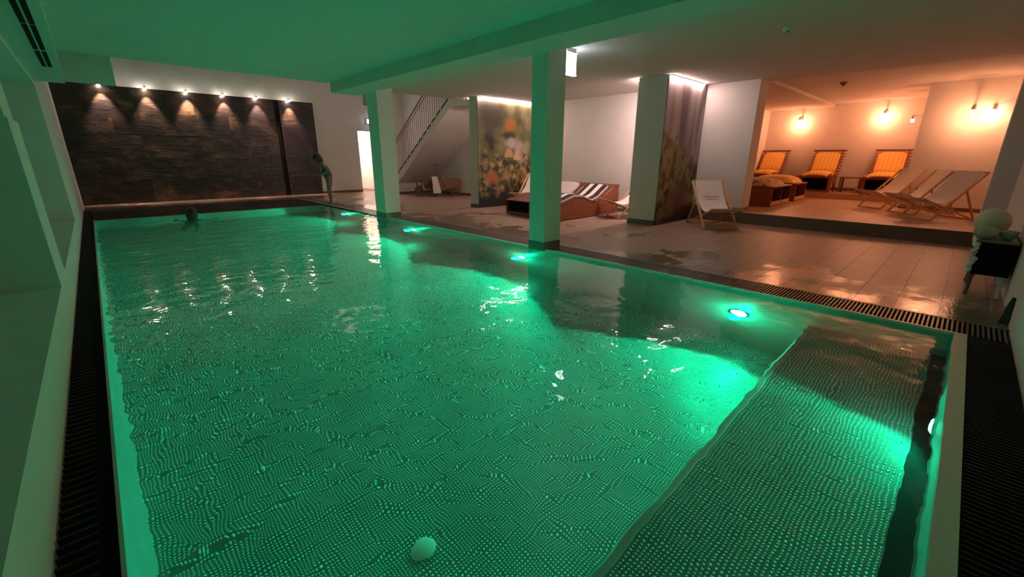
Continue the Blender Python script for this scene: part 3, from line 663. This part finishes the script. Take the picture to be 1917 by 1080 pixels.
def ang_from(p, q):  # foot bar end points (left as seen from the front -> right) ; +x local = backwards
    d = Vector((q[0]-p[0], q[1]-p[1])); 
    return math.atan2(d.x, -d.y) if False else math.atan2(-(-d.x), -d.y)
def place(p, q, z, label, group, **k):
    m_ = ((p[0]+q[0])/2, (p[1]+q[1])/2); d = Vector((q[0]-p[0], q[1]-p[1]))
    # local y axis = from q to p direction ; local x = rotate local y by -90deg
    ly = Vector((-d.x, -d.y)).normalized(); lx = Vector((ly.y, -ly.x))
    deck_chair(m_[0], m_[1], z, math.atan2(lx.y, lx.x), label, group, w=d.length, **k)
place((7.65, 3.06), (8.07, 2.66), 0, 'white canvas deck chair with grey lettering beside the mossy mural', 'white deck chairs', text=True)
place((7.97, 5.32), (7.62, 4.82), 0, 'white deck chair half hidden behind the partition, beside the striped lounger', 'white deck chairs')
place((7.55, 7.86), (7.68, 7.29), 0, 'white deck chair in front of the mushroom mural, partly behind the column', 'white deck chairs')
place((12.05, 1.56), (11.63, 1.14), .213, 'white deck chair on the platform, left of the row of three', 'deck chairs in the niche')
place((11.28, .99), (10.87, .57), .213, 'white deck chair on the platform, middle of the row of three', 'deck chairs in the niche')
place((10.42, .73), (10.01, .31), .213, 'white deck chair on the platform, right of the row of three', 'deck chairs in the niche')

# ------------------------------------------------------------------ niche wall lamps
def wall_lamp(x, y, z, rz, label, arm=.24, energy=19):
    t = empty('wall_lamp', (x, y, z), rz, label, 'wall lamp', 'wall lamps of the niche')   # local -x sticks out of the wall
    MB().box(-.02, 0, -.03, .03, -.09, .09).build('wall_plate', M['steel'], t, bevel=.004)
    MB().tube([(-.02, 0, .04), (-arm, 0, .06)], .010, 8).build('arm', M['steel'], t, smooth=True)
    MB().lathe([(.012, .07), (.022, .06), (.03, .0), (.034, -.02), (.0, -.02)], (-arm, 0, 0), 16).build('shade', M['steel'], t, smooth=True)
    MB().lathe([(0, -.085), (.02, -.08), (.032, -.055), (.030, -.03), (.0, -.02)], (-arm, 0, 0), 16).build('bulb', M['bulb'], t, smooth=True)
    R_ = Matrix.Rotation(rz, 3, 'Z') @ Vector((-arm-.0, 0, -.12))
    l = light('wall_lamp_source', 'POINT', (x+R_.x, y+R_.y, z+R_.z), energy, WARM, shadow_soft_size=.03)
wall_lamp(15.3, 3.74, 2.31, 0, 'lit wall lamp on the niche back wall, above left and middle loungers')
wall_lamp(15.3, 1.86, 2.37, 0, 'lit wall lamp on the niche back wall, above the right lounger')
wall_lamp(13.6, .92, 2.10, -pi/2, 'lit wall lamp on the side of the wall projection, behind its edge')
wall_lamp(12.4, .22, 2.12, 0, 'lit wall lamp on long arm on the front of the wall projection', arm=.34, energy=17)
wall_lamp(12.4, -.05, 2.12, 0, 'lit wall lamp on the front of the wall projection, nearer the corner', arm=.16, energy=4)

# ------------------------------------------------------------------ ornate cabinet by the right wall
cab = empty('console_cabinet', (5.68, -.43, 0), label='small black cabinet with white carved front against the right wall', cat='cabinet')
MB().box(0, .75, 0, .235, .20, .495).build('body', M['black'], cab, bevel=.006)
MB().box(-.015, .765, 0, .26, .495, .515).build('top_board', mat('grey_top', (.20, .17, .14), .4), cab, bevel=.006)
b = MB(); M['carved'] = mat('carved_white', (.85, .80, .74), .6)
for i in range(9):
    z = .24 + i*.033; r = .020 + .007*(i % 2)
    b.lathe([(0, -r), (r*.8, -r*.6), (r, 0), (r*.8, r*.6), (0, r)], (.015+.008*sin(i*2.1), .245+.012*sin(i*1.7), z), 10)
for i in range(22):
    x = .05 + i*.033; r = .020 + .006*(i % 3)
    b.lathe([(0, -r), (r*.8, -r*.6), (r, 0), (r*.8, r*.6), (0, r)], (x, .245, .47-.02*(i % 2)), 10); b.lathe([(0, -r), (r*.8, -r*.6), (r, 0), (r*.8, r*.6), (0, r)], (x, .245, .22), 10)
b.build('carved_front', M['carved'], cab, smooth=True)
for (x, y) in ((.03, .03), (.72, .03), (.03, .22), (.72, .22)):
    s = 1 if y > .1 else -1
    MB().tube([(x, y, .21), (x-.01, y+.015*s*.5, .15), (x, y-.0, .08), (x-.015, y+.01*s*.5, .012), (x-.02, y+.012*s*.5, .0)], [.024, .020, .012, .014, .016], 8).build('leg', M['carved'] if y < .1 else M['skirt'], cab, smooth=True)
def lumpy(name, c, r, squash, m, label, cat, seed, amp=.12, fold=7):
    b = MB(); n = 28; rows_ = []
    vs = []; 
    for i in range(n+1):
        th = pi*i/n
        for k in range(2*n):
            ph = 2*pi*k/(2*n); rr = r*(1+amp*sin(fold*ph+seed)*sin(th)*abs(sin(3*th+seed)))
            vs.append((rr*sin(th)*cos(ph), rr*sin(th)*sin(ph), rr*cos(th)*squash))
    fs = [(i*2*n+k, i*2*n+(k+1) % (2*n), (i+1)*2*n+(k+1) % (2*n), (i+1)*2*n+k) for i in range(n) for k in range(2*n)]
    b.add(vs, fs); o = b.build(name, m, smooth=True); o.location = c; tag(o, label, cat, 'ornaments on the black cabinet'); return o
sage = mat('pale_sage_glaze', (.50, .40, .31), .55, noise=.1)
pale = mat('pale_cream_glaze', (.80, .62, .50), .6, noise=.05)
lumpy('round_ornament', (6.10, -.245, .518+.125), .125, 1.0, pale, 'large pale cream ball ornament on the black cabinet', 'ornament', 0, .02, 5)
lumpy('ruffled_pot', (5.775, -.215, .518+.056), .078, .72, sage, 'small ruffled sage green pot at the left edge of the black cabinet', 'pot', 1.3, .12, 7)
b = MB().lathe([(.0, .0), (.035, .0), (.058, .03), (.068, .075), (.06, .078), (.05, .04), (0, .02)], (0, 0, 0), 24)
o = b.build('bowl', sage, smooth=True); o.location = (5.84, -.355, .518); tag(o, 'round sage green bowl at the wall end of the black cabinet', 'bowl', 'ornaments on the black cabinet')
# dark pointed wedge shape on the floor against the wall
b = MB().add([(0, 0, 0), (.22, 0, 0), (.10, .0, .20), (.02, .055, 0), (.20, .055, 0), (.10, .02, .20)], [(0, 1, 2), (3, 5, 4), (0, 2, 5, 3), (1, 4, 5, 2), (0, 3, 4, 1)])
o = b.build('dark_wedge', mat('dark_green_matt', (.012, .03, .018), .6)); o.location = (4.80, -.449, 0); tag(o, 'dark green pointed wedge standing against the right wall by the grating', 'wedge')

# ------------------------------------------------------------------ handcart under the stairs
cart = empty('handcart', (8.26, 11.95, 0), radians(-18), 'old wooden handcart with spoked wheels and upright pole handle under the stairs', 'cart')
b = MB(); b.prism([(-.42, .24), (.42, .24), (.52, .52), (-.50, .52)], -.20, -.17); b.build('side_board', M['oldwood'], cart)
b = MB(); b.prism([(-.42, .24), (.42, .24), (.52, .52), (-.50, .52)], .17, .20); b.build('side_board', M['oldwood'], cart)
MB().box(-.42, .42, -.17, .17, .22, .25).build('floor_board', M['oldwood'], cart)
MB().bar((.43, 0, .25), (.51, 0, .51), .34, .02, (0, 1, 0)).build('end_board', M['oldwood'], cart); MB().bar((-.43, 0, .25), (-.49, 0, .51), .34, .02, (0, 1, 0)).build('end_board', M['oldwood'], cart)
for s in (-1, 1): MB().bar((-.55, s*.2, .53), (.56, s*.2, .53), .03, .03).build('top_rail', M['oldwood'], cart)
for x in (-.30, .36):
    MB().tube([(x, -.27, .17), (x, .27, .17)], .014, 8).build('axle', M['black'], cart, smooth=True)
    for s in (-1, 1):
        ring = MB(); ring.tube([(x+.16*cos(2*pi*k/24), s*.25, .17+.16*sin(2*pi*k/24)) for k in range(25)], .014, 6)
        wh = ring.build('wheel', M['oldwood'], cart, smooth=True)
        sp_ = MB()
        for k in range(8): sp_.tube([(x, s*.25, .17), (x+.15*cos(pi*k/4), s*.25, .17+.15*sin(pi*k/4))], .008, 6)
        sp_.lathe([(0, -.02), (.03, -.02), (.03, .02), (0, .02)], (x, s*.25, .17), 12, 'Y'); sp_.build('spokes', M['oldwood'], wh, smooth=True)
MB().tube([(.02, -.22, .30), (-.30, -.26, .98)], .016, 8).build('pole_handle', M['oldwood'], cart, smooth=True)
MB().tube([(-.40, -.26, .98), (-.20, -.26, .99)], .014, 8).build('grip', M['oldwood'], cart, smooth=True)
# towel over its left end
R = []
for i in range(14):
    u = i/13; R.append([(-.0 + .03*sin(k*1.1)*u + .08*u*(k/4-1)*.5 + (k/8-.5)*.20, -.02*sin(k*.9)*u - (.10*u), .62 - .50*u) for k in range(9)])
R = [[(p[0], .07-abs(.0)-.0+p[1], .63) for p in R[0]]] + R
tw = MB().sheet(R, .012).build('towel', M['towel'], smooth=True); tw.location = (7.80, 11.70, 0); tag(tw, 'white towel hanging over the left end of the handcart', 'towel')
o = MB().box(-.14, .14, -.04, .10, .50, .535); o.box(-.10, -.07, 0, .03, 0, .5); o.box(.07, .10, 0, .03, 0, .5); o.lathe([(0, -.02), (.15, -.02), (.16, 0), (.15, .02), (0, .02)], (0, .06, .19), 24, 'Y')
o = o.build('luggage_stand', M['skirt']); o.location = (7.50, 12.12, 0); tag(o, 'small dark wheeled stand at the left end of the handcart', 'stand')

# ------------------------------------------------------------------ people
skin = mat('skin', (.19, .11, .075), .55); suit = mat('dark_teal_swimsuit', (.02, .055, .05), .6); hair = mat('dark_hair', (.012, .009, .008), .45, bump=.5, bscale=90)
def skinned(name, joints, edges, m, parent=None, root=0, sub=2):
    me = bpy.data.meshes.new(name); me.from_pydata([j[:3] for j in joints], edges, []); o = bpy.data.objects.new(name, me); COL.objects.link(o)
    sk = o.modifiers.new('skin', 'SKIN'); me = o.data
    lay = me.skin_vertices[0] if me.skin_vertices else None
    if lay is None:
        bm = bmesh.new(); bm.from_mesh(me); bm.verts.layers.skin.verify(); bm.to_mesh(me); bm.free(); lay = me.skin_vertices[0]
    for i, j in enumerate(joints):
        lay.data[i].radius = (j[3], j[4] if len(j) > 4 else j[3]); lay.data[i].use_root = (i == root)
    sk.use_smooth_shade = True; ss = o.modifiers.new('sub', 'SUBSURF'); ss.levels = sub; ss.render_levels = sub
    me.materials.append(m)
    if parent: o.parent = parent
    return o
def hand(J, E, wrist, idx, d, side, s=1.0):
    """palm and five fingers; d = direction of the forearm"""
    d = Vector(d).normalized(); sd = Vector(side).normalized(); nrm = d.cross(sd).normalized(); w = Vector(wrist)
    palm = w + d*.055*s; J.append((*palm, .020*s, .013*s)); pi_ = len(J)-1; E.append((idx, pi_))
    for k, (off, ln) in enumerate(((-.024, .055), (-.008, .065), (.008, .06), (.023, .045))):
        a = w + d*.085*s + sd*off*s; b_ = a + d*ln*.5*s + nrm*.008*s; c = b_ + d*ln*.4*s + nrm*.018*s
        J += [(*a, .0085*s), (*b_, .0075*s), (*c, .006*s)]; n = len(J)-1; E += [(pi_, n-2), (n-2, n-1), (n-1, n)]
    a = w + d*.03*s - sd*.03*s; b_ = a + d*.03*s - sd*.012*s + nrm*.01*s; J += [(*a, .009*s), (*b_, .007*s)]; n = len(J)-1; E += [(pi_, n-1), (n-1, n)]
# girl bending forward at the pool edge, facing the water (local -x)
per = empty('person', (4.46, 11.7, 0.003), radians(-22), 'slim person in dark teal swimwear leaning forward at the far right pool edge', 'person')
J = [(.04, 0, .66, .125, .11), (0, 0, .78, .10, .09), (-.05, 0, .90, .115, .10), (-.10, 0, 1.00, .10, .09), (-.135, 0, 1.065, .042), (-.165, 0, 1.12, .05)]
E = [(0, 1), (1, 2), (2, 3), (3, 4), (4, 5)]
for s in (-1, 1):
    n = len(J); J += [(.03, s*.07, .58, .085), (-.005, s*.07, .34, .052), (.015, s*.068, .20, .046), (.02, s*.065, .06, .022), (-.03, s*.068, .025, .024, .018), (-.09, s*.07, .015, .020, .012)]
    E += [(0, n), (n, n+1), (n+1, n+2), (n+2, n+3), (n+3, n+4), (n+4, n+5)]
    n = len(J)
    if s < 0: J += [(-.09, s*.115, 1.00, .036), (.03, s*.15, .86, .026), (-.10, s*.12, .76, .017)]
    else: J += [(-.10, s*.115, 1.00, .036), (-.13, s*.13, .82, .026), (-.20, s*.11, .68, .017)]
    E += [(3, n), (n, n+1), (n+1, n+2)]
    w = J[n+2]; dd = Vector(J[n+2][:3]) - Vector(J[n+1][:3]); hand(J, E, w[:3], n+2, dd, (0, s, 0), .85)
body = skinned('body', J, E, skin, per)
def head(parent, c, r, tilt, m_skin, m_hair, hairlen):
    """head facing local -x, tilted forward by tilt"""
    T = Matrix.Translation(c) @ Matrix.Rotation(-tilt, 4, 'Y')
    b = MB(); n = 20; vs = []
    for i in range(n+1):
        th = pi*i/n
        for k in range(2*n):
            ph = 2*pi*k/(2*n); x, y, z = sin(th)*cos(ph), sin(th)*sin(ph), cos(th)
            sx = .95 if x > 0 else .92; jaw = 1 - .28*max(0, -z)**1.3
            X, Y, Z = x*r*sx*jaw - (.10*r*max(0, -z) if x < 0 else -.12*r*max(0, -z)), y*r*.78*jaw, z*r*1.18
            if x < -.8 and abs(z) < .3: X -= .0
            nose = math.exp(-((y/.16)**2 + ((z+.12)/.2)**2)) if x < 0 else 0; X -= .20*r*nose
            eye = sum(math.exp(-(((y-q)/.16)**2 + ((z-.02)/.12)**2)) for q in (-.36, .36)) if x < 0 else 0; X += .07*r*eye
            lip = math.exp(-((y/.25)**2 + ((z+.52)/.09)**2)) if x < 0 else 0; X -= .05*r*lip
            vs.append(T @ Vector((X, Y, Z)))
    fs = [(i*2*n+k, i*2*n+(k+1) % (2*n), (i+1)*2*n+(k+1) % (2*n), (i+1)*2*n+k) for i in range(n) for k in range(2*n)]
    b.add(vs, fs)
    for s in (-1, 1): b.tube([T @ Vector((.05*r, s*.76*r, .12*r)), T @ Vector((.12*r, s*.88*r, .0)), T @ Vector((.06*r, s*.78*r, -.2*r))], r*.07, 6)
    h = b.build('head', m_skin, parent, smooth=True)
    b = MB()
    for s in (-1, 1): b.lathe([(0, -.06*r), (.06*r, 0), (0, .06*r)], T @ Vector((-.84*r, s*.30*r, .03*r)), 10)
    b.build('eyes', m_hair, h, smooth=True)
    b = MB(); vs = []
    for i in range(n+1):
        th = pi*i/n*.98
        for k in range(2*n):
            ph = 2*pi*k/(2*n); x, y, z = sin(th)*cos(ph), sin(th)*sin(ph), cos(th)
            cut = 1.0; lo = z
            back = max(0, x+.25)
            if z < 0: 
                rr = 1.12 if x > -.15 else .80
                Z = z*r*(1.2 + hairlen*back)
            else: rr = 1.12 if (x > -.5 or z > .45) else 1.0; Z = z*r*1.30
            wob = 1 + .03*sin(9*ph+2)
            vs.append(T @ Vector((x*r*.98*rr*wob + .05*r, y*r*.84*rr*wob, Z)))
    b.add(vs, fs); hh = b.build('hair', m_hair, parent, smooth=True); return h
head(per, Vector((-.205, 0, 1.185)), .095, radians(28), skin, hair, 1.2)
# one-piece swimsuit over the trunk
J2 = [(.04, 0, .61, .145, .130), (.0, 0, .78, .114, .104), (-.05, 0, .90, .130, .116), (-.085, 0, .97, .113, .102)]
skinned('swimsuit', J2, [(0, 1), (1, 2), (2, 3)], suit, per)
# swimmer
sw_ = empty('person', (1.28, 10.72, -.03), radians(-110), 'dark haired swimmer with only the head above the water', 'person')
J = [(0, 0, -.20, .15, .10), (0, 0, -.10, .13, .085), (0, 0, -.02, .05), (0, 0, .03, .05), (.02, 0, -.50, .13, .09)]
E = [(0, 1), (1, 2), (2, 3), (0, 4)]
for s in (-1, 1):
    n = len(J); J += [(0, s*.18, -.12, .05), (-.12, s*.34, -.18, .04), (-.28, s*.36, -.16, .026)]; E += [(1, n), (n, n+1), (n+1, n+2)]; hand(J, E, J[n+2][:3], n+2, (-1, 0, 0), (0, s, 0))
    n = len(J); J += [(.04, s*.09, -.60, .08), (.12, s*.12, -.92, .055), (.30, s*.12, -1.15, .035), (.22, s*.13, -1.2, .03)]; E += [(4, n), (n, n+1), (n+1, n+2), (n+2, n+3)]
skinned('body', J, E, skin, sw_)
head(sw_, Vector((0, 0, .115)), .108, radians(5), skin, hair, 1.2)
